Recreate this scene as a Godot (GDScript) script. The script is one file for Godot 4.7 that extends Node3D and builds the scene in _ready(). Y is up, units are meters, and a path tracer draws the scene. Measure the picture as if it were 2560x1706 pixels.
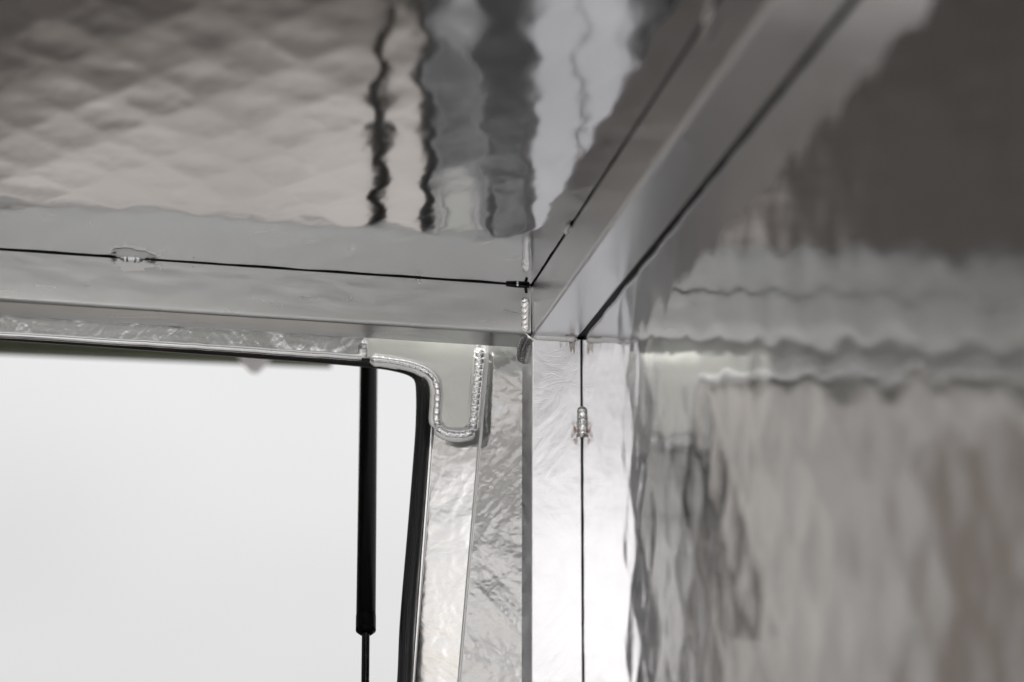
extends Node3D

var rng := RandomNumberGenerator.new()
var canopy: Node3D

# ------------------------------------------------------------------ naming
func numbered(called: String, parent: Node) -> String:
	if not parent.has_node(NodePath(called)):
		return called
	var k := 1
	while parent.has_node(NodePath("%s_%03d" % [called, k])):
		k += 1
	return "%s_%03d" % [called, k]

func obj(called: String, mesh: Mesh, mat: Material, parent: Node = self) -> MeshInstance3D:
	var o := MeshInstance3D.new()
	o.name = numbered(called, parent)
	o.mesh = mesh
	o.material_override = mat
	o.cast_shadow = GeometryInstance3D.SHADOW_CASTING_SETTING_ON
	parent.add_child(o, true)
	return o

func thing(called: String, label: String, category: String, at := Vector3.ZERO, group := "") -> Node3D:
	var o := Node3D.new()
	o.name = numbered(called, self)
	add_child(o, true)
	o.position = at
	tag(o, label, category, group)
	return o

func tag(o: Node, label: String, category: String, group := "") -> void:
	o.set_meta("label", label)
	o.set_meta("category", category)
	if group != "":
		o.set_meta("group", group)

func structure(called: String, mesh: Mesh, mat: Material, label: String) -> MeshInstance3D:
	var o := obj(called, mesh, mat)
	o.set_meta("kind", "structure")
	o.set_meta("label", label)
	return o

# ------------------------------------------------------------------ mesh helpers
func start() -> SurfaceTool:
	var st := SurfaceTool.new()
	st.begin(Mesh.PRIMITIVE_TRIANGLES)
	return st

func vert(st: SurfaceTool, p: Vector3, n: Vector3, uv: Vector2) -> void:
	st.set_normal(n)
	st.set_uv(uv)
	st.add_vertex(p)

# triangle with its own normals, wound so that it faces along the normals
func tri(st: SurfaceTool, a: Vector3, b: Vector3, c: Vector3, na: Vector3, nb: Vector3, nc: Vector3, ua := Vector2.ZERO, ub := Vector2.ZERO, uc := Vector2.ZERO) -> void:
	if (c - a).cross(b - a).dot(na + nb + nc) < 0.0:
		vert(st, a, na, ua); vert(st, c, nc, uc); vert(st, b, nb, ub)
	else:
		vert(st, a, na, ua); vert(st, b, nb, ub); vert(st, c, nc, uc)

func quad(st: SurfaceTool, a: Vector3, b: Vector3, c: Vector3, d: Vector3, n: Vector3, s := 1.0) -> void:
	var u := (b - a).normalized()
	var v := n.cross(u).normalized()
	var f := func(p: Vector3) -> Vector2: return Vector2((p - a).dot(u), (p - a).dot(v)) * s
	tri(st, a, b, c, n, n, n, f.call(a), f.call(b), f.call(c))
	tri(st, a, c, d, n, n, n, f.call(a), f.call(c), f.call(d))

# bar of rounded rectangular section from a to b; "up" gives the side of height h
func bar(st: SurfaceTool, a: Vector3, b: Vector3, up: Vector3, w: float, h: float, r_top: float, r_low := -1.0, seg := 6, bow := 0.0) -> void:
	var t := (b - a).normalized()
	var u := (up - t * up.dot(t)).normalized()
	var s := u.cross(t).normalized()
	var pts: Array[Vector2] = []
	var nrm: Array[Vector2] = []
	for k in 4:
		var r := r_top if k < 2 or r_low < 0.0 else r_low
		var cx := (w * 0.5 - r) * (1.0 if k == 0 or k == 3 else -1.0)
		var cy := (h * 0.5 - r) * (1.0 if k < 2 else -1.0)
		for j in seg + 1:
			var ang := PI * 0.5 * (k + float(j) / seg)
			var d := Vector2(cos(ang), sin(ang))
			var dn := d
			if bow > 0.0 and k == 2:
				dn = (d + Vector2(0, -sin(bow) * (1.0 - float(j) / seg))).normalized()
			pts.append(Vector2(cx, cy) + d * r)
			nrm.append(dn)
		if bow > 0.0 and k == 1:      # the lower part of this face bends very slightly
			for q in 8:
				var f := float(q) / 8.0
				pts.append(Vector2(-w * 0.5, -h * 0.5 + r_low + 0.017 * (1.0 - f)))
				nrm.append(Vector2(-cos(bow * f), -sin(bow * f)))
	var n := pts.size()
	var len := a.distance_to(b)
	var run := 0.0
	for i in n:
		var j := (i + 1) % n
		var p0 := s * pts[i].x + u * pts[i].y
		var p1 := s * pts[j].x + u * pts[j].y
		var n0 := s * nrm[i].x + u * nrm[i].y
		var n1 := s * nrm[j].x + u * nrm[j].y
		var e := pts[i].distance_to(pts[j])
		tri(st, a + p0, b + p0, b + p1, n0, n0, n1, Vector2(run, 0), Vector2(run, len), Vector2(run + e, len))
		tri(st, a + p0, b + p1, a + p1, n0, n1, n1, Vector2(run, 0), Vector2(run + e, len), Vector2(run + e, 0))
		tri(st, a, a + p0, a + p1, -t, -t, -t)
		tri(st, b, b + p0, b + p1, t, t, t)
		run += e

func bar_mesh(a: Vector3, b: Vector3, up: Vector3, w: float, h: float, r: float, r_low := -1.0, bow := 0.0) -> ArrayMesh:
	var st := start()
	bar(st, a, b, up, w, h, r, r_low, 6, bow)
	return fin(st)

func fin(st: SurfaceTool) -> ArrayMesh:
	st.generate_tangents()
	return st.commit()

# flat plate: outline "pts" in the plane given by origin o and axes ex, ey, front face at o, thickness behind it, small chamfer
func plate(st: SurfaceTool, pts: PackedVector2Array, o: Vector3, ex: Vector3, ey: Vector3, thick: float, chamfer := 0.0006) -> void:
	var n := ex.cross(ey).normalized()
	var area := 0.0
	var m := pts.size()
	for i in m:
		area += pts[i].cross(pts[(i + 1) % m])
	if area < 0.0:
		pts.reverse()
	var inner := PackedVector2Array()
	var outn: Array[Vector2] = []
	for i in m:
		var d0 := (pts[i] - pts[(i + m - 1) % m]).normalized()
		var d1 := (pts[(i + 1) % m] - pts[i]).normalized()
		var q := (Vector2(d0.y, -d0.x) + Vector2(d1.y, -d1.x)).normalized()
		outn.append(q)
		inner.append(pts[i] - q * chamfer)
	var at := func(p: Vector2, z: float) -> Vector3: return o + ex * p.x + ey * p.y + n * z
	var ids := Geometry2D.triangulate_polygon(inner)
	for k in range(0, ids.size(), 3):
		var a := inner[ids[k]]
		var b := inner[ids[k + 1]]
		var c := inner[ids[k + 2]]
		tri(st, at.call(a, 0.0), at.call(b, 0.0), at.call(c, 0.0), n, n, n, a, b, c)
		tri(st, at.call(a, -thick), at.call(b, -thick), at.call(c, -thick), -n, -n, -n, a, b, c)
	for i in m:
		var j := (i + 1) % m
		var e := (pts[j] - pts[i]).normalized()
		var side := ex * e.y - ey * e.x
		var slope := (side + n).normalized()
		var a0: Vector3 = at.call(inner[i], 0.0)
		var b0: Vector3 = at.call(inner[j], 0.0)
		var a1: Vector3 = at.call(pts[i], -chamfer)
		var b1: Vector3 = at.call(pts[j], -chamfer)
		tri(st, a0, b0, b1, slope, slope, slope, pts[i], pts[j], pts[j])
		tri(st, a0, b1, a1, slope, slope, slope, pts[i], pts[j], pts[i])
		var a2: Vector3 = at.call(pts[i], -thick)
		var b2: Vector3 = at.call(pts[j], -thick)
		tri(st, a1, b1, b2, side, side, side, pts[i], pts[j], pts[j])
		tri(st, a1, b2, a2, side, side, side, pts[i], pts[j], pts[i])
		var a3: Vector3 = at.call(inner[i], -thick)
		var b3: Vector3 = at.call(inner[j], -thick)
		tri(st, a2, b2, b3, -n, -n, -n)
		tri(st, a2, b3, a3, -n, -n, -n)

func box(st: SurfaceTool, lo: Vector3, hi: Vector3) -> void:
	var c := func(i: int) -> Vector3: return Vector3(hi.x if i & 1 else lo.x, hi.y if i & 2 else lo.y, hi.z if i & 4 else lo.z)
	for f in [[0, 2, 6, 4, -1, 0, 0], [1, 3, 7, 5, 1, 0, 0], [0, 1, 5, 4, 0, -1, 0], [2, 3, 7, 6, 0, 1, 0], [0, 1, 3, 2, 0, 0, -1], [4, 5, 7, 6, 0, 0, 1]]:
		quad(st, c.call(f[0]), c.call(f[1]), c.call(f[2]), c.call(f[3]), Vector3(f[4], f[5], f[6]))

func box_mesh(lo: Vector3, hi: Vector3) -> ArrayMesh:
	var st := start()
	box(st, lo, hi)
	return fin(st)

# slightly twisted sheet spanned between the edges a0-a1 and b0-b1
func ruled(st: SurfaceTool, a0: Vector3, a1: Vector3, b0: Vector3, b1: Vector3, thick: float) -> void:
	var steps := 24
	for i in steps:
		var f := float(i) / steps
		var g := float(i + 1) / steps
		var p := a0.lerp(a1, f); var q := a0.lerp(a1, g); var r := b0.lerp(b1, g); var w := b0.lerp(b1, f)
		var n := (r - p).cross(w - q).normalized()
		if n.z < 0.0:
			n = -n
		quad(st, p, q, r, w, n)
		quad(st, p - n * thick, q - n * thick, r - n * thick, w - n * thick, -n)

# smooth curve through points
func curve_points(pts: Array, step: float) -> Array[Vector3]:
	var c := Curve3D.new()
	c.bake_interval = step * 0.5
	for i in pts.size():
		var a: Vector3 = pts[maxi(i - 1, 0)]
		var b: Vector3 = pts[mini(i + 1, pts.size() - 1)]
		var here: Vector3 = pts[i]
		var dir := (b - a).normalized()
		var din := here.distance_to(a) / 3.0
		var dout := here.distance_to(b) / 3.0
		c.add_point(here, -dir * din, dir * dout)
	var total := c.get_baked_length()
	var n := maxi(2, int(ceil(total / step)))
	var out: Array[Vector3] = []
	for i in n + 1:
		out.append(c.sample_baked(total * i / n, true))
	return out

# round tube along a path
func tube(st: SurfaceTool, path: Array[Vector3], r: float, seg := 20, squash := 1.0, hint := Vector3(0, 0, 1)) -> void:
	var rings: Array = []
	for i in path.size():
		var t := (path[mini(i + 1, path.size() - 1)] - path[maxi(i - 1, 0)]).normalized()
		var u := (hint - t * hint.dot(t)).normalized()
		var s := u.cross(t)
		var ring: Array = []
		for k in seg:
			var a := TAU * k / seg
			ring.append([path[i] + (s * cos(a) + u * sin(a) * squash) * r, (s * cos(a) * squash + u * sin(a)).normalized()])
		rings.append(ring)
	for i in path.size() - 1:
		for k in seg:
			var j := (k + 1) % seg
			var a: Array = rings[i][k]; var b: Array = rings[i + 1][k]; var c: Array = rings[i + 1][j]; var d: Array = rings[i][j]
			tri(st, a[0], b[0], c[0], a[1], b[1], c[1])
			tri(st, a[0], c[0], d[0], a[1], c[1], d[1])
	for e in [0, path.size() - 1]:
		var t := (path[1] - path[0]).normalized() * -1.0 if e == 0 else (path[e] - path[e - 1]).normalized()
		for k in seg:
			tri(st, path[e], rings[e][k][0], rings[e][(k + 1) % seg][0], t, t, t)

# turned shape: profile of Vector2(along, radius) from point o along axis
func lathe(st: SurfaceTool, o: Vector3, axis: Vector3, prof: Array, seg := 28) -> void:
	var t := axis.normalized()
	var u := t.cross(Vector3(0.3, 0.1, 1)).normalized()
	var v := t.cross(u)
	for i in prof.size() - 1:
		var p: Vector2 = prof[i]
		var q: Vector2 = prof[i + 1]
		var slope := Vector2(-(q.y - p.y), q.x - p.x).normalized()
		for k in seg:
			var a0 := TAU * k / seg
			var a1 := TAU * (k + 1) / seg
			var d0 := u * cos(a0) + v * sin(a0)
			var d1 := u * cos(a1) + v * sin(a1)
			var n0 := (d0 * slope.y + t * slope.x).normalized()
			var n1 := (d1 * slope.y + t * slope.x).normalized()
			tri(st, o + t * p.x + d0 * p.y, o + t * q.x + d0 * q.y, o + t * q.x + d1 * q.y, n0, n0, n1)
			tri(st, o + t * p.x + d0 * p.y, o + t * q.x + d1 * q.y, o + t * p.x + d1 * p.y, n0, n1, n1)

# weld bead: overlapping crescents along a path lying on a surface whose normal is nrm
func bead(path_in: Array, nrm: Vector3, w: float, h: float, pitch: float, rough := 0.25, bow := 0.6) -> ArrayMesh:
	var path := curve_points(path_in, pitch / 9.0)
	var total := 0.0
	var sec := 14
	var rows: Array = []
	var wob := 0.0
	for i in path.size():
		var t := (path[mini(i + 1, path.size() - 1)] - path[maxi(i - 1, 0)]).normalized()
		var u := (nrm - t * nrm.dot(t)).normalized()
		var s := u.cross(t)
		if i > 0:
			total += path[i].distance_to(path[i - 1])
		if i % 9 == 0:
			wob = rng.randf_range(-1.0, 1.0)
		var end := minf(1.0, minf(float(i), float(path.size() - 1 - i)) / 6.0 + 0.25)
		var row: Array[Vector3] = []
		for k in sec + 1:
			var a := PI * k / sec
			var lat := cos(a)
			var ph := (total + bow * pitch * lat * lat * 1.6) / pitch
			var f := ph - floorf(ph)
			var m := (1.0 - rough) + rough * (1.0 - pow(f, 1.6)) * 1.3
			var ww := w * 0.5 * (1.0 + 0.07 * wob + rough * 0.28 * (f - 0.5)) * sqrt(end)
			var lumpy := 1.0 + rough * 0.35 * lump.get_noise_3d(path[i].x * 260.0 + lat * 0.9, path[i].y * 260.0, path[i].z * 260.0 + lat)
			row.append(path[i] + s * lat * ww * lumpy + u * (sin(a) * h * m * end * lumpy - 0.0002))
		rows.append(row)
	var st := start()
	st.set_smooth_group(0)
	for i in rows.size() - 1:
		for k in sec:
			var a: Vector3 = rows[i][k]; var b: Vector3 = rows[i + 1][k]; var c: Vector3 = rows[i + 1][k + 1]; var d: Vector3 = rows[i][k + 1]
			for q in [a, c, b, a, d, c]:
				st.add_vertex(q)
	st.index()
	st.generate_normals()
	return st.commit()

# irregular thin skin patch (cleaned or stained metal) standing a hair proud of a surface
func patch(pts: Array, c: Vector3, ex: Vector3, ey: Vector3, rx: float, ry: float, jag: float, lift := 0.00012) -> ArrayMesh:
	var n := ex.cross(ey).normalized()
	var st := start()
	var m := 40
	var rim: Array[Vector3] = []
	for k in m:
		var a := TAU * k / m
		var q := 1.0 + jag * (sin(a * 3.0 + pts[0]) * 0.5 + sin(a * 7.0 + pts[1]) * 0.35 + rng.randf_range(-0.3, 0.3))
		var p := 0.95
		var cx := signf(cos(a)) * pow(absf(cos(a)), p)
		var cy := signf(sin(a)) * pow(absf(sin(a)), p)
		rim.append(c + ex * cx * rx * q + ey * cy * ry * q + n * lift * 0.2)
	for k in m:
		var j := (k + 1) % m
		var mid0 := c.lerp(rim[k], 0.9) + n * lift
		var mid1 := c.lerp(rim[j], 0.9) + n * lift
		tri(st, c + n * lift, mid0, mid1, n, n, n)
		tri(st, mid0, rim[k], rim[j], n, n, n)
		tri(st, mid0, rim[j], mid1, n, n, n)
	return st.commit()

# decal quad lying on a surface with an alpha texture
func decal(c: Vector3, ex: Vector3, ey: Vector3, lift := 0.0004) -> ArrayMesh:
	var n := ex.cross(ey).normalized()
	var st := start()
	var o := c + n * lift
	tri(st, o - ex - ey, o + ex - ey, o + ex + ey, n, n, n, Vector2(0, 1), Vector2(1, 1), Vector2(1, 0))
	tri(st, o - ex - ey, o + ex + ey, o - ex + ey, n, n, n, Vector2(0, 1), Vector2(1, 0), Vector2(0, 0))
	return st.commit()

# ------------------------------------------------------------------ rolled sheet with the tread pattern of its other side printed through
var lump := FastNoiseLite.new()
func relief(u: float, v: float) -> float:
	# diamond lattice of the tread pattern, softened
	var p := sin(PI * (u / 0.070 + v / 0.088))
	var q := sin(PI * (u / 0.070 - v / 0.088))
	var f := sqrt(p * p + 0.012) * sqrt(q * q + 0.012)
	var even := 0.85 + 0.6 * lump.get_noise_2d(u * 6.0 + 9.0, v * 6.0)
	var h := f * 0.00036 * even
	h += lump.get_noise_2d(u * 7.0, v * 7.0) * 0.00030
	h += lump.get_noise_2d(u * 45.0 + 50.0, v * 30.0) * 0.00008
	return h

func sheet(us: Array, vs: Array, amp: float, place: Callable, thick: Vector3, su := 1.0, sv := 1.0) -> ArrayMesh:
	var nu := us.size()
	var nv := vs.size()
	var st := start()
	var pos := PackedVector3Array()
	var nor := PackedVector3Array()
	var e := 0.0015
	for j in nv:
		for i in nu:
			var u: float = us[i]
			var v: float = vs[j]
			var h := relief(u * su, v * sv) * amp
			var hu := (relief((u + e) * su, v * sv) - relief((u - e) * su, v * sv)) / (2 * e) * amp
			var hv := (relief(u * su, (v + e) * sv) - relief(u * su, (v - e) * sv)) / (2 * e) * amp
			var p: Vector3 = place.call(u, v, h)
			var du: Vector3 = place.call(1.0, 0.0, hu) - place.call(0.0, 0.0, 0.0)
			var dv: Vector3 = place.call(0.0, 1.0, hv) - place.call(0.0, 0.0, 0.0)
			var n := du.cross(dv).normalized()
			if n.dot(thick) > 0.0:
				n = -n
			pos.append(p)
			nor.append(n)
	for j in nv - 1:
		for i in nu - 1:
			var a := j * nu + i
			var b := a + 1
			var c := a + nu + 1
			var d := a + nu
			var f := func(k: int) -> Vector2: return Vector2(us[k % nu], vs[k / nu])
			tri(st, pos[a], pos[b], pos[c], nor[a], nor[b], nor[c], f.call(a), f.call(b), f.call(c))
			tri(st, pos[a], pos[c], pos[d], nor[a], nor[c], nor[d], f.call(a), f.call(c), f.call(d))
	# back and edges
	var A := pos[0]; var B := pos[nu - 1]; var C := pos[nu * nv - 1]; var D := pos[nu * (nv - 1)]
	var tn := thick.normalized()
	quad(st, A + thick, B + thick, C + thick, D + thick, tn)
	var ctr := (A + B + C + D) / 4.0
	for q in [[A, B], [B, C], [C, D], [D, A]]:
		var p0: Vector3 = q[0]
		var p1: Vector3 = q[1]
		var sn := ((p0 + p1) / 2.0 - ctr).normalized()
		quad(st, p0, p1, p1 + thick, p0 + thick, sn)
	st.index()
	return fin(st)

func grid(stops: Array) -> Array:   # [[from, step], ..., [to, 0]]
	var out: Array = []
	for k in stops.size() - 1:
		var a: float = stops[k][0]
		var b: float = stops[k + 1][0]
		var n := maxi(1, int(round((b - a) / float(stops[k][1]))))
		for i in n:
			out.append(a + (b - a) * i / n)
	out.append(stops[-1][0])
	return out

# ------------------------------------------------------------------ textures and materials
func metal(tone: Color, rough: float) -> StandardMaterial3D:
	var m := StandardMaterial3D.new()
	m.albedo_color = tone
	m.metallic = 1.0
	m.roughness = rough
	return m

func plain(lin: Color, rough: float) -> StandardMaterial3D:
	var m := StandardMaterial3D.new()
	m.albedo_color = lin.linear_to_srgb()
	m.roughness = rough
	return m

# grinder swirls: families of short parallel arcs, as a height picture turned into a normal map
func swirl_texture(side: int, families: int, depth: float, seed_: int, rad_lo: float, rad_hi: float, blur: int, broad: float, bump: float) -> ImageTexture:
	var r := RandomNumberGenerator.new()
	r.seed = seed_
	var img := Image.create(side, side, false, Image.FORMAT_RF)
	img.fill(Color(0.5, 0.5, 0.5))
	for k in families:
		var cx := r.randf() * side
		var cy := r.randf() * side
		var base := r.randf() * TAU
		var rad := r.randf_range(rad_lo, rad_hi) * side
		var sweep := r.randf_range(0.5, 1.3)
		var lines := r.randi_range(5, 14)
		for q in lines:
			var rr := rad + r.randf_range(-0.02, 0.02) * side
			var d := r.randf_range(-1.0, 1.0) * depth
			var a0 := base + r.randf_range(-0.15, 0.15)
			var n := int(rr * sweep)
			for i in n:
				var a := a0 + sweep * i / n
				var x := posmod(int(cx + cos(a) * rr), side)
				var y := posmod(int(cy + sin(a) * rr), side)
				var fade := sin(PI * i / n)
				var g := img.get_pixel(x, y).r
				var gg := clampf(g + d * fade, 0.0, 1.0)
				img.set_pixel(x, y, Color(gg, gg, gg))
	var soft := FastNoiseLite.new()
	soft.seed = seed_
	soft.frequency = 1.0
	soft.fractal_octaves = 3
	if blur > 0:
		img.resize(side / blur, side / blur, Image.INTERPOLATE_LANCZOS)
		img.resize(side, side, Image.INTERPOLATE_CUBIC)
	for y in side:
		for x in side:
			var a := TAU * x / side
			var b := TAU * y / side
			var v := soft.get_noise_3d(cos(a) * 1.1 + cos(b) * 0.9, sin(a) * 1.1 + 3.0, sin(b) * 0.9) * broad
			var g := img.get_pixel(x, y).r + v
			img.set_pixel(x, y, Color(g, g, g))
	if bump <= 0.0:
		return ImageTexture.create_from_image(img)
	img.bump_map_to_normal_map(bump)
	return ImageTexture.create_from_image(img)

func grain_texture(side: int, seed_: int, across: float, along: float, lo: float, hi: float) -> ImageTexture:
	var n := FastNoiseLite.new()
	n.seed = seed_
	n.frequency = 1.0
	n.fractal_octaves = 4
	var img := Image.create(side, side, false, Image.FORMAT_RGBA8)
	for y in side:
		for x in side:
			# seamless by walking on a torus
			var a := TAU * x / side
			var b := TAU * y / side
			var v := n.get_noise_3d(cos(a) * across + 7.0 * cos(b), sin(a) * across, sin(b) * along + 3.0) 
			var g := clampf(lerpf(lo, hi, 0.5 + v * 0.9), 0.0, 1.0)
			img.set_pixel(x, y, Color(g, g, g))
	return ImageTexture.create_from_image(img)

func stain_texture(side: int, seed_: int, tone: Color, drip: bool) -> ImageTexture:
	var n := FastNoiseLite.new()
	n.seed = seed_
	n.frequency = 0.022
	n.fractal_octaves = 4
	var img := Image.create(side, side, false, Image.FORMAT_RGBA8)
	for y in side:
		for x in side:
			var u := (x + 0.5) / side * 2.0 - 1.0
			var v := (y + 0.5) / side * 2.0 - 1.0
			var a := 0.0
			if drip:
				var reach := 0.15 + 0.7 * absf(n.get_noise_2d(x * 0.9, 5.0)) * 2.0
				a = clampf((reach - (v * 0.5 + 0.5)) * 6.0, 0.0, 1.0) * clampf((1.0 - absf(u)) * 4.0, 0.0, 1.0)
				a *= clampf(0.55 + n.get_noise_2d(x * 0.6, y * 0.25) * 1.2, 0.0, 1.0)
				a *= clampf((v + 1.0) * 8.0, 0.0, 1.0)
			else:
				var r := sqrt(u * u + v * v) + n.get_noise_2d(x, y) * 0.25
				a = clampf((0.85 - r) * 1.8, 0.0, 1.0) * clampf(0.6 + n.get_noise_2d(y * 1.7, x * 1.7) * 1.2, 0.0, 1.0)
			img.set_pixel(x, y, Color(tone.r, tone.g, tone.b, a * tone.a))
	return ImageTexture.create_from_image(img)

func stain(tex: Texture2D, metallic := 1.0) -> StandardMaterial3D:
	var m := StandardMaterial3D.new()
	m.albedo_texture = tex
	m.transparency = BaseMaterial3D.TRANSPARENCY_ALPHA
	m.roughness = 0.4
	m.metallic = metallic
	return m

# ------------------------------------------------------------------
func _ready() -> void:
	rng.seed = 4711
	lump.seed = 9
	lump.frequency = 1.0
	lump.fractal_octaves = 3

	# ---- camera
	var cam := Camera3D.new()
	cam.name = "camera"
	cam.projection = Camera3D.PROJECTION_PERSPECTIVE
	cam.near = 0.02
	cam.far = 600.0
	var fwd := Vector3(0.17644, 0.27648, -0.94469).normalized()
	var right := Vector3(0.98342, -0.00856, 0.18114)
	var up := right.cross(fwd).normalized()
	cam.transform = Transform3D(Basis(right.normalized(), up, -fwd), Vector3(-0.3974, -0.5699, 1.7499))
	cam.fov = 20.634
	var lens := CameraAttributesPhysical.new()
	lens.frustum_focal_length = 65.92
	lens.frustum_focus_distance = 1.86
	lens.frustum_near = 0.02
	lens.frustum_far = 600.0
	lens.exposure_aperture = 2.5
	cam.attributes = lens
	add_child(cam)
	cam.current = true

	# ---- sky: even overcast, brighter overhead and, by added glow, behind the camera
	var side_n := FastNoiseLite.new()
	side_n.seed = 3
	side_n.frequency = 1.1
	side_n.fractal_octaves = 4
	var sw := 512
	var sh := 256
	var sky_img := Image.create(sw, sh, false, Image.FORMAT_RGBF)
	for y in sh:
		var el := PI * 0.5 - PI * (y + 0.5) / sh
		for x in sw:
			var az := TAU * (x + 0.5) / sw          # 0 looks along -z
			var d := Vector3(sin(az) * cos(el), sin(el), -cos(az) * cos(el))
			var l := 0.57 * (1.0 + 0.8 * maxf(0.0, sin(el)))
			l *= 1.0 + 0.15 * pow(0.5 - 0.5 * cos(az), 1.5) * cos(el)
			l *= 1.0 + 0.10 * side_n.get_noise_3d(d.x * 2.0, d.y * 4.0, d.z * 2.0)
			sky_img.set_pixel(x, y, Color(l, l, l * 1.005))
	var sky_mat := PanoramaSkyMaterial.new()
	sky_mat.panorama = ImageTexture.create_from_image(sky_img)
	var sky := Sky.new()
	sky.sky_material = sky_mat
	var env := Environment.new()
	env.background_mode = Environment.BG_SKY
	env.sky = sky
	env.background_energy_multiplier = 1.0
	env.tonemap_mode = Environment.TONE_MAPPER_LINEAR
	env.tonemap_exposure = 1.2
	env.sdfgi_enabled = true
	env.ssao_enabled = true
	env.ssil_enabled = true
	var we := WorldEnvironment.new()
	we.name = "world_environment"
	we.environment = env
	add_child(we)

	var sun := DirectionalLight3D.new()
	sun.name = "sun"
	sun.light_energy = 1.6
	sun.light_angular_distance = 2.0
	sun.light_color = Color(1.0, 0.985, 0.965)
	sun.shadow_enabled = true
	add_child(sun)
	sun.look_at_from_position(Vector3(-4, 7.5, -9), Vector3.ZERO)

	build_outside()
	build_canopy()
	build_fittings()

# ------------------------------------------------------------------ canopy body
const TILT := -0.0206
const K := 0.032                        # lean of the door side
var M := {}

func header_at(x: float, y: float, z: float) -> Vector3:   # x measured along the header
	return Vector3(x, y + TILT * x, z)

func build_canopy() -> void:
	var swirl := swirl_texture(768, 800, 0.5, 21, 0.12, 0.4, 6, 3.0, 0.0)
	var fine := swirl_texture(768, 900, 0.12, 5, 0.08, 0.35, 2, 1.0, 1.6)
	var smudge := grain_texture(256, 4, 0.8, 0.8, 0.82, 1.0)
	var streak := grain_texture(256, 8, 1.0, 26.0, 0.6, 1.0)

	var sheet_m := metal(Color(0.92, 0.92, 0.925), 0.09)
	var beam_m := metal(Color(0.80, 0.803, 0.80), 0.33)
	beam_m.roughness_texture = smudge
	beam_m.uv1_triplanar = true
	beam_m.uv1_scale = Vector3(4, 4, 4)
	beam_m.roughness = 0.33
	var side_m: StandardMaterial3D = beam_m.duplicate()
	side_m.albedo_color = Color(0.98, 0.98, 0.985)
	side_m.roughness = 0.36
	var post_m := metal(Color(0.97, 0.97, 0.98), 0.27)
	post_m.normal_enabled = true
	post_m.normal_texture = fine
	post_m.normal_scale = 0.5
	post_m.uv1_triplanar = true
	post_m.uv1_scale = Vector3(5, 5, 5)
	var jamb_m := metal(Color(0.95, 0.95, 0.95), 0.2)
	jamb_m.heightmap_enabled = true
	jamb_m.heightmap_texture = swirl
	jamb_m.heightmap_scale = 0.014
	jamb_m.uv1_triplanar = true
	jamb_m.uv1_scale = Vector3(4, 4, 4)
	jamb_m.roughness_texture = smudge
	var strip_m: StandardMaterial3D = jamb_m.duplicate()
	strip_m.heightmap_scale = 0.013
	strip_m.roughness = 0.14
	var panel_m: StandardMaterial3D = jamb_m.duplicate()
	panel_m.heightmap_scale = 0.030
	panel_m.roughness = 0.17
	var gusset_m := metal(Color(0.95, 0.955, 0.935), 0.45)
	gusset_m.heightmap_enabled = true
	gusset_m.heightmap_texture = swirl
	gusset_m.heightmap_scale = 0.006
	gusset_m.uv1_triplanar = true
	gusset_m.uv1_scale = Vector3(6, 6, 6)
	var weld_m := metal(Color(0.95, 0.95, 0.95), 0.22)
	var clean_m := metal(Color(0.96, 0.96, 0.955), 0.48)
	var etched_m := metal(Color(0.98, 0.98, 0.975), 0.5)
	var shade_and_sealant_m := plain(Color(0.006, 0.006, 0.006), 0.6)
	var dark_stain := stain(stain_texture(96, 12, Color(0.22, 0.18, 0.12, 0.75), false))
	var brown_stain := stain(stain_texture(128, 31, Color(0.80, 0.68, 0.54, 0.6), true))
	sheet_m.normal_enabled = true
	sheet_m.normal_texture = fine
	sheet_m.normal_scale = 0.05
	sheet_m.uv1_triplanar = true
	sheet_m.uv1_scale = Vector3(4, 4, 4)
	var end_m: StandardMaterial3D = jamb_m.duplicate()
	end_m.heightmap_scale = 0.03
	M = {"sheet": sheet_m, "beam": beam_m, "post": post_m, "jamb": jamb_m, "weld": weld_m, "gap_shade_fill": shade_and_sealant_m, "streak": streak, "smudge": smudge}

	canopy = thing("vehicle_canopy", "polished aluminium vehicle canopy body of welded square tube and sheet, seen from inside", "canopy", Vector3(0, 0, 0))

	# roof and side wall sheets
	var roof := func(u: float, v: float, h: float) -> Vector3: return Vector3(u, TILT * u - 0.0024 * v + h, v)
	obj("roof_sheet", sheet(grid([[-1.7, 0.1], [-0.75, 0.005], [0.0, 0]]), grid([[-0.055, 0.005], [0.95, 0.05], [1.2, 0]]), 1.0, roof, Vector3(0, 0.002, 0)), sheet_m, canopy)
	var wall := func(u: float, v: float, h: float) -> Vector3: return Vector3(0.0038 * v + h, u, v)
	obj("side_wall_sheet", sheet(grid([[-1.0, 0.05], [-0.60, 0.005], [0.004, 0]]), grid([[-0.055, 0.005], [1.1, 0.05], [1.2, 0]]), 1.05, wall, Vector3(0.002, 0, 0), 0.74, 1.3), sheet_m, canopy)
	obj("end_wall_sheet", box_mesh(Vector3(-1.703, -1.0, -0.05), Vector3(-1.7, 0.03, 1.2)), end_m, canopy)
	obj("floor_sheet", box_mesh(Vector3(-1.7, -1.0, -0.1), Vector3(-0.003, -0.985, 1.2)), metal(Color(0.90, 0.90, 0.905), 0.45), canopy)

	# header beam over the door opening
	var hb := bar_mesh(header_at(-1.69, -0.0259, -0.0262), header_at(-0.0509, -0.0260, -0.0262), Vector3.UP, 0.0524, 0.0502, 0.0008, 0.0040, 0.06)
	var header := obj("header_beam", hb, beam_m, canopy)
	# side beam under the roof along the side wall
	var sb := bar_mesh(Vector3(-0.0268, -0.0260, -0.052), Vector3(-0.0211, -0.0296, 1.2), Vector3.UP, 0.0478, 0.0503, 0.0010, 0.0032)
	var side_beam := obj("side_beam", sb, side_m, canopy)
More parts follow.
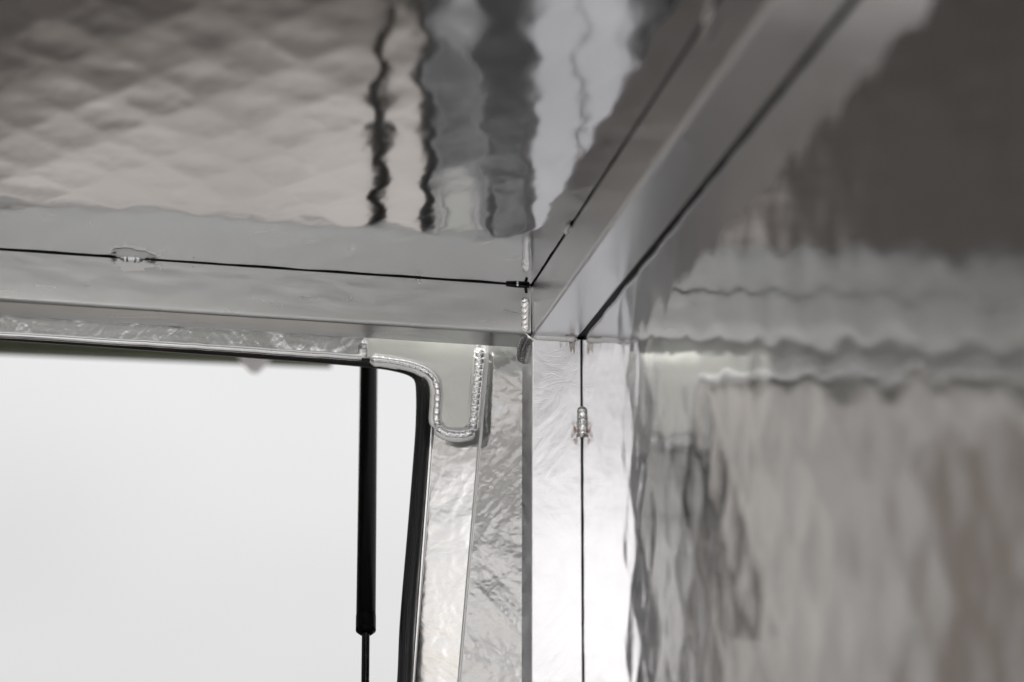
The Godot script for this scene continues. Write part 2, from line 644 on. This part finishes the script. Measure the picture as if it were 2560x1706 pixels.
	# corner post
	var pst := bar_mesh(Vector3(-0.0253, -0.0513, -0.0276), Vector3(-0.0258, -0.985, -0.0840), Vector3(0, 0, 1), 0.0502, 0.0524, 0.0018)
	var post := obj("corner_post", pst, post_m, canopy)
	# the rest of the frame, on the side the camera looks in from
	obj("header_beam", bar_mesh(header_at(-1.69, -0.0262, 1.174), header_at(-0.0532, -0.0262, 1.174), Vector3.UP, 0.0524, 0.0498, 0.003), beam_m, canopy)
	obj("corner_post", bar_mesh(Vector3(-0.0256, -0.057, 1.174), Vector3(-0.0256, -0.985, 1.174), Vector3(0, 0, 1), 0.0497, 0.0524, 0.003), beam_m, canopy)
	for z in [-0.04, 1.174]:
		obj("corner_post", bar_mesh(Vector3(-1.674, -0.03, z), Vector3(-1.674, -0.985, z), Vector3(0, 0, 1), 0.0497, 0.0524, 0.003), beam_m, canopy)
		obj("sill_beam", bar_mesh(Vector3(-1.648, -0.958, z), Vector3(-0.053, -0.958, z), Vector3(0, 0, 1), 0.05, 0.0524, 0.003), beam_m, canopy)
	obj("side_beam", bar_mesh(Vector3(-1.674, 0.006, 0.0), Vector3(-1.674, 0.006, 1.14), Vector3.UP, 0.0478, 0.0499, 0.003), beam_m, canopy)

	# black strips added in the joint gaps to stand for their deep shade
	obj("gap_shade_fill", bar_mesh(header_at(-1.69, -0.0005, -0.0282), header_at(-0.0535, -0.0006, -0.0282), Vector3.UP, 0.056, 0.0012, 0.0003), shade_and_sealant_m, header)
	obj("gap_shade_fill", bar_mesh(Vector3(-0.0268, -0.0006, -0.04), Vector3(-0.0215, -0.0042, 1.19), Vector3.UP, 0.0474, 0.0014, 0.0004), shade_and_sealant_m, side_beam)
	obj("gap_shade_fill", bar_mesh(Vector3(-0.0016, -0.0270, -0.04), Vector3(0.0041, -0.0306, 1.19), Vector3.UP, 0.0038, 0.046, 0.0005), shade_and_sealant_m, side_beam)
	obj("gap_shade_fill", bar_mesh(Vector3(-0.0003, -0.056, -0.034), Vector3(-0.0006, -0.985, -0.0905), Vector3(0, 0, 1), 0.0009, 0.05, 0.0004), shade_and_sealant_m, post)
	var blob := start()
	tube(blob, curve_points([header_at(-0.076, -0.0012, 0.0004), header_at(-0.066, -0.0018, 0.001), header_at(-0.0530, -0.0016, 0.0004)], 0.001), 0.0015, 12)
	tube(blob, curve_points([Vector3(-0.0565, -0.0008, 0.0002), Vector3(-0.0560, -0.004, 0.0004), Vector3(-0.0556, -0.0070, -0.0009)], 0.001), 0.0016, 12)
	obj("sealant_blob", blob.commit(), shade_and_sealant_m, header)
	var rv := start()
	lathe(rv, header_at(-0.0648, -0.0012, 0.0016), Vector3(0, -0.25, 1), [Vector2(0, 0.0016), Vector2(0.0008, 0.0015), Vector2(0.0014, 0.0009), Vector2(0.0016, 0.0)], 16)
	obj("rivet", rv.commit(), weld_m, header)

	# ---- welds on the header, side beam and post
	obj("weld_bead", bead([Vector3(-0.0578, -0.012, 0.0), Vector3(-0.0578, -0.0215, 0.0), Vector3(-0.0576, -0.034, 0.0), Vector3(-0.0578, -0.0475, 0.0)], Vector3(-0.35, 0, 1).normalized(), 0.0092, 0.0020, 0.0058, 0.30, 0.7), weld_m, header)
	obj("weld_bead", bead([Vector3(-0.0525, -0.0515, -0.0005), Vector3(-0.0545, -0.0555, -0.012), Vector3(-0.0555, -0.0615, -0.026), Vector3(-0.0535, -0.069, -0.038)], Vector3(-0.7, -0.7, 0.4).normalized(), 0.0135, 0.0028, 0.0030, 0.5, 1.4), weld_m, header)
	obj("weld_bead", bead([Vector3(-0.0485, -0.0524, -0.0012), Vector3(-0.03, -0.0527, -0.0008), Vector3(-0.0045, -0.053, -0.0012)], Vector3(0, -0.3, 1).normalized(), 0.0062, 0.0016, 0.006, 0.12, 0.4), clean_m, post)

	# tack weld on the roof joint
	var tc := header_at(-0.4425, -0.0006, 0.0006)
	var hx := Vector3(1, TILT, 0).normalized()
	var hy := Vector3(-TILT, 1, 0).normalized()
	obj("weld_halo", patch([0.4, 2.0], header_at(-0.4415, -0.0065, 0.0002), hx, hy, 0.0190, 0.0064, 0.30), etched_m, header)
	obj("weld_halo", patch([1.4, 0.6], header_at(-0.4425, -0.0003, 0.0125), hx, Vector3(0, 0, -1), 0.0190, 0.0150, 0.30), etched_m, header)
	obj("weld_bead", bead([tc - hx * 0.0115, tc - hx * 0.004, tc + hx * 0.0045, tc + hx * 0.011], Vector3(0, -0.6, 1).normalized(), 0.0100, 0.0030, 0.0075, 0.16, 0.3), weld_m, header)
	for q in [[-0.0165, 0.005, 0.0045], [0.0185, 0.009, 0.0028]]:
		obj("burn_mark", decal(header_at(-0.4425 + q[0], -0.0022, 0.0002), hx * float(q[1]), hy * float(q[2])), dark_stain, header)
	# tack welds on the side joint
	for q in [[0.1762, 0.0040], [0.6251, 0.0035]]:
		var z: float = q[0]
		var p := Vector3(-0.0507 + 0.0038 * z, -0.0006 - 0.0024 * z, z)
		obj("weld_halo", patch([0.9, 2.6], p + Vector3(-0.0002, -0.0075, 0), Vector3(0, 0, 1), Vector3(0, 1, 0), 0.019, 0.0078, 0.12), dark_stain if z < 0.3 else clean_m, side_beam)
		obj("weld_bead", bead([p + Vector3(-0.0006, 0.0, -0.0105), p + Vector3(-0.0006, -0.0004, 0.0), p + Vector3(-0.0006, 0.0, 0.0105)], Vector3(-1, -0.6, 0).normalized(), 0.0075, 0.0024, 0.006, 0.2, 0.5), weld_m, side_beam)
	# tack weld on the post joint
	var pz := func(y: float) -> float: return 0.06 * (y + 0.0513) - 0.0014
	obj("weld_bead", bead([Vector3(-0.0008, -0.1205, pz.call(-0.1205) + 0.0003), Vector3(-0.0008, -0.1345, pz.call(-0.1345) + 0.0003), Vector3(-0.0008, -0.1515, pz.call(-0.1515) + 0.0003)], Vector3(-0.6, 0, 1).normalized(), 0.0092, 0.0032, 0.0064, 0.26, 0.4), weld_m, post)
	var ring_stain := stain(stain_texture(96, 55, Color(0.78, 0.64, 0.55, 0.7), false))
	obj("burn_mark", decal(Vector3(-0.0058, -0.147, pz.call(-0.147) + 0.0002), Vector3(0.0075, 0, 0), Vector3(0, 0.0150, 0.0150 * 0.06)), ring_stain, post)
	obj("burn_mark", decal(Vector3(-0.0128, -0.0625, pz.call(-0.0625) + 0.0002), Vector3(0.0110, 0, 0), Vector3(0, 0.009, 0.009 * K)), brown_stain, post)
	obj("burn_mark", decal(Vector3(-0.0135, -0.0514, 0.006), Vector3(0.012, 0, 0), Vector3(0, 0, 0.006)), ring_stain, side_beam)

	# ---- door frame
	var frame_n := Vector3(0, -K, 1).normalized()
	var fx := Vector3(1, 0, 0)
	var fy := frame_n.cross(fx).normalized()
	var fo := Vector3(0, 0, -0.078)
	var fl := start()
	var fln := Vector3(0, -0.28, 1).normalized()
	var fly := fln.cross(fx).normalized()
	plate(fl, PackedVector2Array([Vector2(-1.6536, 0.0248), Vector2(-0.5675, 0.0043), Vector2(-0.3733, 0.0004), Vector2(-0.2116, -0.0043), Vector2(-0.2116, 0.0410), Vector2(-1.6536, 0.0714)]), Vector3(0, -0.055, -0.0798), fx, fly, 0.0035)
	var flange := obj("door_frame_flange", fin(fl), strip_m, canopy)
	flange.set_meta("label", "swirl polished strip along the top of the door opening")
	var lip := start()
	var lip_path: Array[Vector3] = []
	for q in curve_points([Vector3(-1.6536, -0.0296, -0.0779), Vector3(-0.5675, -0.0505, -0.0786), Vector3(-0.3733, -0.0544, -0.0787), Vector3(-0.2116, -0.0591, -0.0789)], 0.012):
		lip_path.append(q + Vector3(0, rng.randf_range(-0.0003, 0.0003), rng.randf_range(-0.0003, 0.0003)))
	tube(lip, lip_path, 0.0034, 14)
	obj("rolled_edge", lip.commit(), weld_m, flange)

	var fil: Array = [Vector2(-0.1943, -0.0583), Vector2(-0.1790, -0.0584), Vector2(-0.1648, -0.0602), Vector2(-0.1529, -0.0634), Vector2(-0.1433, -0.0676), Vector2(-0.1362, -0.0728), Vector2(-0.1318, -0.0800), Vector2(-0.1301, -0.0907), Vector2(-0.1303, -0.1076), Vector2(-0.1293, -0.1219), Vector2(-0.1250, -0.1270), Vector2(-0.1192, -0.1285), Vector2(-0.1053, -0.1277), Vector2(-0.1023, -0.1242), Vector2(-0.1015, -0.1113), Vector2(-0.1007, -0.0969), Vector2(-0.0988, -0.0726), Vector2(-0.0952, -0.0506), Vector2(-0.0902, -0.0140)]
	var gp := PackedVector2Array([Vector2(-0.2100, -0.0140), Vector2(-0.2100, -0.0587)])
	for q in fil:
		gp.append(q)
	var gs := start()
	plate(gs, gp, fo + frame_n * 0.0012, fx, fy, 0.004)
	var gusset := obj("corner_gusset", fin(gs), gusset_m, canopy)
	gusset.set_meta("label", "pale matt plate with a rounded corner and a tongue welded over the jamb")
	var lay := func(q: Vector2, out := 0.0) -> Vector3: return fo + fx * q.x + fy * q.y + frame_n * out
	var cl: Array = []
	for q in [Vector2(-0.2026, -0.0597), Vector2(-0.1860, -0.0607), Vector2(-0.1671, -0.0631), Vector2(-0.1529, -0.0667), Vector2(-0.1421, -0.0722), Vector2(-0.1361, -0.0794), Vector2(-0.1334, -0.0909), Vector2(-0.1338, -0.1054), Vector2(-0.1344, -0.1197), Vector2(-0.1321, -0.1287)]:
		cl.append(lay.call(q, 0.0))
	var wl: Array = []
	for q in [Vector2(-0.1344, -0.1272), Vector2(-0.1263, -0.1331), Vector2(-0.1143, -0.1351), Vector2(-0.1028, -0.1341), Vector2(-0.0957, -0.1307)]:
		wl.append(lay.call(q, 0.0))
	var wr: Array = []
	for q in [Vector2(-0.0892, -0.0433), Vector2(-0.0908, -0.0601), Vector2(-0.0915, -0.0723), Vector2(-0.0931, -0.0869), Vector2(-0.0947, -0.1063), Vector2(-0.0961, -0.1242), Vector2(-0.0978, -0.1302)]:
		wr.append(lay.call(q, 0.0))
	obj("weld_halo", bead(cl, frame_n, 0.0150, 0.0022, 0.01, 0.05, 0.2), clean_m, gusset)
	obj("weld_halo", bead(wr, frame_n, 0.0150, 0.0022, 0.01, 0.05, 0.2), clean_m, gusset)
	obj("weld_halo", bead(wl, frame_n, 0.0150, 0.0022, 0.01, 0.05, 0.2), clean_m, gusset)
	obj("weld_bead", bead(cl, frame_n, 0.0080, 0.0040, 0.0068, 0.12, 0.3), weld_m, gusset)
	obj("weld_bead", bead(wl, frame_n, 0.0090, 0.0038, 0.0068, 0.16, 0.3), weld_m, gusset)
	obj("weld_bead", bead(wr, frame_n, 0.0105, 0.0044, 0.0062, 0.30, 0.3), weld_m, gusset)
	obj("weld_bead", bead([lay.call(Vector2(-0.2105, -0.0403), 0.001), lay.call(Vector2(-0.2102, -0.0494), 0.001), lay.call(Vector2(-0.2098, -0.0590), 0.001)], frame_n, 0.0115, 0.0022, 0.008, 0.15, 0.3), weld_m, gusset)

	# jamb: a slanting return that bends back from the frame, and the flat beside it
	var ja := Vector3(-0.0788, -0.0250, -0.0855)
	var jb := Vector3(-0.1497, -0.985, -0.1815)
	var la := Vector3(-0.1340, -0.1098, -0.1120)
	var lb := Vector3(-0.1834, -0.985, -0.1992)
	var jn := (jb - ja).cross(la - ja).normalized()
	if jn.z < 0.0:
		jn = -jn
	var jst := start()
	var ex := (jb - ja).normalized()
	var ey := jn.cross(ex)
	var f2 := func(p: Vector3) -> Vector2: return Vector2((p - ja).dot(ex), (p - ja).dot(ey))
	plate(jst, PackedVector2Array([f2.call(ja), f2.call(jb), f2.call(lb), f2.call(la), f2.call(Vector3(-0.1270, -0.0985, -0.1090)), f2.call(Vector3(-0.1150, -0.0250, -0.1010))]), ja, ex, ey, 0.003)
	var jamb := obj("door_jamb", fin(jst), jamb_m, canopy)
	jamb.set_meta("label", "swirl polished jamb face slanting down beside the rubber seal")
	var bst := start()
	ruled(bst, ja, jb, Vector3(-0.0300, -0.0250, -0.0489), Vector3(-0.0300, -0.985, -0.1157), 0.003)
	var back := obj("back_panel", fin(bst), panel_m, canopy)
	back.set_meta("label", "darker swirl polished panel between the jamb and the corner post")
	var fold := start()
	tube(fold, curve_points([Vector3(-0.0792, -0.030, -0.0858), Vector3(-0.0877, -0.1459, -0.0974), Vector3(-0.1050, -0.3793, -0.1208), Vector3(-0.1497, -0.985, -0.1813)], 0.03), 0.0018, 12)
	obj("fold", fold.commit(), clean_m, jamb)
	var edge := start()
	tube(edge, curve_points([Vector3(-0.1338, -0.108, -0.1112), Vector3(-0.1406, -0.2258, -0.1234), Vector3(-0.1491, -0.3776, -0.1386), Vector3(-0.1834, -0.985, -0.1990)], 0.012), 0.003, 12)
	obj("jamb_edge", edge.commit(), weld_m, jamb)

# ------------------------------------------------------------------ seal, strut, door
func build_fittings() -> void:
	var rubber := plain(Color(0.012, 0.012, 0.013), 0.42)
	var seal_path := curve_points([Vector3(-1.60, -0.0200, -0.1075), Vector3(-0.5700, -0.0408, -0.1075), Vector3(-0.3728, -0.0468, -0.1076), Vector3(-0.2306, -0.0520, -0.1077), Vector3(-0.1912, -0.0543, -0.1077), Vector3(-0.1708, -0.0571, -0.1078), Vector3(-0.1552, -0.0616, -0.1080), Vector3(-0.1472, -0.0685, -0.1081), Vector3(-0.1444, -0.0800, -0.1085), Vector3(-0.1441, -0.1182, -0.1098), Vector3(-0.1469, -0.1664, -0.1113), Vector3(-0.1511, -0.2259, -0.1132), Vector3(-0.1582, -0.3247, -0.1164), Vector3(-0.1601, -0.3801, -0.1182), Vector3(-0.1750, -0.6, -0.125), Vector3(-0.1950, -0.94, -0.136)], 0.006)
	var st := start()
	tube(st, seal_path, 0.0076, 20)
	var seal := obj("rubber_seal", st.commit(), rubber)
	tag(seal, "black rubber bulb seal bending round the corner of the door opening", "seal")
	var rib := start()
	var rib_path: Array[Vector3] = []
	for p in seal_path:
		rib_path.append(p + Vector3(-0.0015, 0.0005, 0.0068))
	tube(rib, rib_path, 0.0016, 8)
	obj("seal_rib", rib.commit(), rubber, seal)

	# gas strut between the jamb and the raised door
	var black := plain(Color(0.003, 0.003, 0.003), 0.3)
	black.metallic_specular = 0.2
	var bottom := Vector3(-0.2022, -0.3811, -0.0900)
	var top := Vector3(-0.1838, -0.0090, -0.2700)
	var ax := (top - bottom).normalized()
	var strut := thing("gas_strut", "black gas strut with its thin rod below, holding the door open", "gas strut", bottom - ax * 0.20)
	var o := bottom - strut.position
	var len := bottom.distance_to(top)
	var cap_at := bottom.distance_to(Vector3(-0.1985, -0.3130, -0.1230)) - 0.021
	var t := start()
	lathe(t, o, ax, [Vector2(cap_at + 0.020, 0.0), Vector2(cap_at + 0.020, 0.0098), Vector2(len + 0.02, 0.0098), Vector2(len + 0.022, 0.009), Vector2(len + 0.022, 0.0)], 36)
	obj("cylinder_tube", t.commit(), black, strut)
	t = start()
	lathe(t, o, ax, [Vector2(cap_at - 0.001, 0.0), Vector2(cap_at - 0.001, 0.0070), Vector2(cap_at + 0.0005, 0.0085), Vector2(cap_at + 0.002, 0.0101), Vector2(cap_at + 0.0185, 0.0101), Vector2(cap_at + 0.0195, 0.0094), Vector2(cap_at + 0.0205, 0.0094)], 36)
	obj("end_cap", t.commit(), black, strut)
	t = start()
	lathe(t, o, ax, [Vector2(-0.20, 0.0), Vector2(-0.20, 0.0040), Vector2(cap_at, 0.0040)], 24)
	var rod_m := metal(Color(0.25, 0.25, 0.26), 0.2)
	obj("rod", t.commit(), rod_m, strut)
	for e in [o - ax * 0.205, o + ax * (len + 0.03)]:
		t = start()
		lathe(t, e - ax * 0.012, ax, [Vector2(0, 0.0), Vector2(0.001, 0.006), Vector2(0.012, 0.009), Vector2(0.023, 0.006), Vector2(0.024, 0.0)], 20)
		obj("ball_socket", t.commit(), black, strut)

	# raised door with its folded lip and latch keeper
	var door := thing("lift_up_door", "raised flat door outside the opening with a dark folded lip", "door", Vector3(-0.9, 0.02, -0.11))
	var paint := plain(Color(0.12, 0.14, 0.09), 0.5)
	var skin := metal(Color(0.92, 0.92, 0.91), 0.16)
	var d0 := door.position
	var dst := start()
	var dn := Vector3(0, -0.98, -0.19).normalized()
	var dy := Vector3(0, 0.172, -0.79).normalized()
	var dx := dy.cross(dn)
	dx = Vector3(1, 0, 0) if absf(dx.x) > 0.5 else dx
	var a := PackedVector2Array([Vector2(-0.75, 0.0), Vector2(0.72, 0.0), Vector2(0.735, 0.80), Vector2(-0.77, 0.80)])
	plate(dst, a, Vector3.ZERO, Vector3(1, 0, 0), dy, 0.003)
	obj("door_panel", fin(dst), skin, door)
	var lipm := bar_mesh(Vector3(-1.67, 0.1768, -0.905) - d0, Vector3(-0.172, 0.1748, -0.905) - d0, Vector3.UP, 0.03, 0.036, 0.004)
	obj("folded_lip", lipm, paint, door)
	var kst := start()
	var kp := PackedVector2Array([Vector2(-0.026, 0.0), Vector2(0.026, 0.0), Vector2(0.022, -0.012), Vector2(0.006, -0.029), Vector2(-0.003, -0.029), Vector2(-0.020, -0.012)])
	plate(kst, kp, Vector3(-0.285, 0.166, -0.884) - d0, Vector3(1, 0, 0), Vector3(0, 1, 0), 0.004)
	obj("latch_keeper", fin(kst), plain(Color(0.88, 0.86, 0.86), 0.5), door)
	obj("hinge", bar_mesh(Vector3(-1.55, 0.022, -0.085) - d0, Vector3(-0.23, 0.006, -0.085) - d0, Vector3.UP, 0.012, 0.012, 0.0058), skin, door)

	# black mat added out of view on the floor, to darken the mirrored jamb
	var mst := start()
	plate(mst, PackedVector2Array([Vector2(-1.6, -1.1), Vector2(-0.62, -1.1), Vector2(-0.62, -0.06), Vector2(-1.6, -0.06)]), Vector3(0, -0.977, 0), Vector3(1, 0, 0), Vector3(0, 0, -1), 0.006, 0.002)
	var mat := obj("added_dark_mat", fin(mst), rubber)
	tag(mat, "added unseen black sheet on the canopy floor, darkening the mirrored jamb", "mat")

# ------------------------------------------------------------------ what the polished metal mirrors
func ground_texture(seed_: int, a: Color, b: Color, freq: float) -> NoiseTexture2D:
	var n := FastNoiseLite.new()
	n.seed = seed_
	n.frequency = freq
	n.fractal_octaves = 5
	var g := Gradient.new()
	g.set_color(0, a.linear_to_srgb())
	g.set_color(1, b.linear_to_srgb())
	var t := NoiseTexture2D.new()
	t.width = 512
	t.height = 512
	t.seamless = true
	t.noise = n
	t.color_ramp = g
	return t

func tiled(tex: Texture2D, scale_: float) -> StandardMaterial3D:
	var m := StandardMaterial3D.new()
	m.albedo_texture = tex
	m.uv1_triplanar = true
	m.uv1_world_triplanar = true
	m.uv1_scale = Vector3.ONE * scale_
	m.roughness = 0.9
	return m

func build_outside() -> void:
	var gm := StandardMaterial3D.new()
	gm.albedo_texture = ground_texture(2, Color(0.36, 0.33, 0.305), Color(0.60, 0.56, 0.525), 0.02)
	gm.uv1_triplanar = true
	gm.uv1_world_triplanar = true
	gm.uv1_scale = Vector3(0.25, 0.25, 0.25)
	gm.roughness = 0.9
	gm.uv1_scale = Vector3(0.22, 0.22, 0.22)
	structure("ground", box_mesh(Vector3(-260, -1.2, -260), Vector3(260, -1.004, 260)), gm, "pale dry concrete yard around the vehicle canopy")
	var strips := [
		["shade_band_far", 0.65, -1.000, Color(0.24, 0.215, 0.195), Color(0.44, 0.40, 0.365), "added light brown ground band, first step of painted darkening toward the canopy"],
		["shade_band_mid", 0.3, -0.996, Color(0.13, 0.115, 0.10), Color(0.22, 0.195, 0.175), "added brown ground band, middle step of painted darkening toward the canopy"],
		["shade_band_near", 0.0, -0.992, Color(0.015, 0.013, 0.011), Color(0.135, 0.113, 0.098), "added dark ground band before the door opening, last step of painted darkening"],
	]
	for q in strips:  # added bands, stepping ground colour darker toward the canopy for the roof reflection
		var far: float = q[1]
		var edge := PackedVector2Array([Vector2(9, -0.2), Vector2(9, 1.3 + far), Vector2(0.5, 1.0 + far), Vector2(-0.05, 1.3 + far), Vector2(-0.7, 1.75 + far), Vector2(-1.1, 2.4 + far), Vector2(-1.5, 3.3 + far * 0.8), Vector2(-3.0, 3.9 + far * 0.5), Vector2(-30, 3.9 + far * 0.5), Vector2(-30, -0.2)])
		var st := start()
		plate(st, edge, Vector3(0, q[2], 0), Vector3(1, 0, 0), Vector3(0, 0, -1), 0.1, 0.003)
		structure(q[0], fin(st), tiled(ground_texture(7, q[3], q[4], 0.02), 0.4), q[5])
	structure("bright_pad", box_mesh(Vector3(-1.0, -1.1, 0.25), Vector3(9, -0.988, 2.75)), tiled(ground_texture(8, Color(0.64, 0.64, 0.645), Color(0.78, 0.78, 0.785), 0.02), 0.3), "added unseen pale pad behind the viewer, brightening the mirrored post")  # added bright ground, placed to whiten the post and roof streak
	structure("dark_strip", box_mesh(Vector3(-30, -1.1, 0.22), Vector3(30, -0.9925, 5.0)), tiled(ground_texture(9, Color(0.03, 0.031, 0.029), Color(0.06, 0.063, 0.059), 0.03), 0.4), "added unseen dark ground, darkening the header beam reflection")  # added dark ground between bright pad and white wall, darkening the header

	# outbuilding added out of view on the left, to darken the side wall reflection
	var added_shed := thing("added_shed", "added unseen pale grey outbuilding, darkening the side wall reflection", "added_shed", Vector3(-5.25, -1.0, -7.5))
	var wall_m := StandardMaterial3D.new()
	wall_m.albedo_texture = ground_texture(17, Color(0.20, 0.193, 0.185), Color(0.80, 0.775, 0.74), 0.022)
	wall_m.uv1_triplanar = true
	wall_m.uv1_world_triplanar = true
	wall_m.uv1_scale = Vector3(0.5, 0.2, 0.5)
	wall_m.roughness = 0.7
	obj("wall", box_mesh(Vector3(-3.4, 0, -2.5), Vector3(3.3, 3.6, 2.5)), wall_m, added_shed)
	var rst := start()
	plate(rst, PackedVector2Array([Vector2(-2.8, 3.6), Vector2(2.8, 3.6), Vector2(0, 4.6)]), Vector3(3.5, 0, 0), Vector3(0, 0, -1), Vector3(0, 1, 0), 7.0, 0.01)
	obj("roof", fin(rst), plain(Color(0.10, 0.09, 0.085), 0.6), added_shed)
	obj("roller_door", box_mesh(Vector3(-0.2, 0, 2.5), Vector3(1.5, 2.5, 2.56)), plain(Color(0.22, 0.19, 0.16), 0.6), added_shed)
	obj("door", box_mesh(Vector3(2.25, 0, 2.5), Vector3(2.65, 2.1, 2.55)), plain(Color(0.21, 0.175, 0.15), 0.5), added_shed)

	# white building added out of view behind the camera, to whiten the post
	var white_reflector := thing("white_reflector", "added unseen white building, brightening the corner post by reflection", "white_reflector", Vector3(-1.55, -1.0, 7.6))
	var white_m := plain(Color(0.87, 0.87, 0.88), 0.6)
	obj("wall", box_mesh(Vector3(-1.3, 0, -2.5), Vector3(1.3, 3.4, 2.5)), white_m, white_reflector)
	var grs := start()
	plate(grs, PackedVector2Array([Vector2(-1.5, 3.4), Vector2(1.5, 3.4), Vector2(0, 4.1)]), Vector3(0, 0, 2.7), Vector3(1, 0, 0), Vector3(0, 1, 0), 5.4, 0.01)
	obj("roof", fin(grs), plain(Color(0.12, 0.10, 0.09), 0.6), white_reflector)

	for q in [[-10.5, -9.0, 6.0, "added round green foliage past the far end of the outbuilding"], [-7.0, -13.5, 7.5, "added tall dark green foliage behind the outbuilding roof"], [-14.5, -4.0, 5.5, "added low broad foliage left of the yard"]]:
		added_tree(Vector3(q[0], -1.0, q[1]), q[2], q[3])  # trees added out of view to darken what the metal mirrors

func added_tree(at: Vector3, h: float, label: String) -> void:
	var t := thing("added_tree", label, "added_tree", at, "added trees darkening the polished metal reflections")
	var bark := plain(Color(0.09, 0.07, 0.05), 0.9)
	var leaf := plain(Color(0.045, 0.065, 0.03), 0.6)
	leaf.vertex_color_use_as_albedo = true
	leaf.albedo_color = Color.WHITE
	leaf.cull_mode = BaseMaterial3D.CULL_DISABLED
	var st := start()
	lathe(st, Vector3.ZERO, Vector3.UP, [Vector2(0, 0.2), Vector2(h * 0.3, 0.14), Vector2(h * 0.7, 0.06), Vector2(h * 0.8, 0.0)], 12)
	var tips: Array[Vector3] = []
	for k in 16:
		var a := TAU * k * 0.381
		var y0 := h * (0.28 + 0.5 * k / 16.0)
		var reach := h * 0.28 * (1.1 - 0.6 * k / 16.0)
		var tip := Vector3(cos(a) * reach, y0 + reach * 0.6, sin(a) * reach)
		lathe(st, Vector3(0, y0, 0), tip - Vector3(0, y0, 0), [Vector2(0, 0.05), Vector2((tip - Vector3(0, y0, 0)).length(), 0.01)], 6)
		tips.append(tip)
		tips.append(tip * Vector3(0.55, 0.9, 0.55) + Vector3(0, 0.3, 0))
	obj("trunk", st.commit(), bark, t)
	st = start()
	for tip in tips:
		var tone := rng.randf_range(0.7, 1.3)
		for k in 60:
			var c := tip + Vector3(rng.randfn(), rng.randfn() * 0.75, rng.randfn()) * h * 0.085
			var n := Vector3(rng.randfn(), rng.randfn() + 0.4, rng.randfn()).normalized()
			var u := n.cross(Vector3(rng.randfn(), 0.2, rng.randfn())).normalized() * 0.14
			var v := n.cross(u).normalized() * 0.08
			st.set_color(Color(0.045, 0.065, 0.03) * tone)
			tri(st, c - u, c + v, c + u, n, n, n)
			tri(st, c - u, c + u, c - v, n, n, n)
	obj("crown", st.commit(), leaf, t)
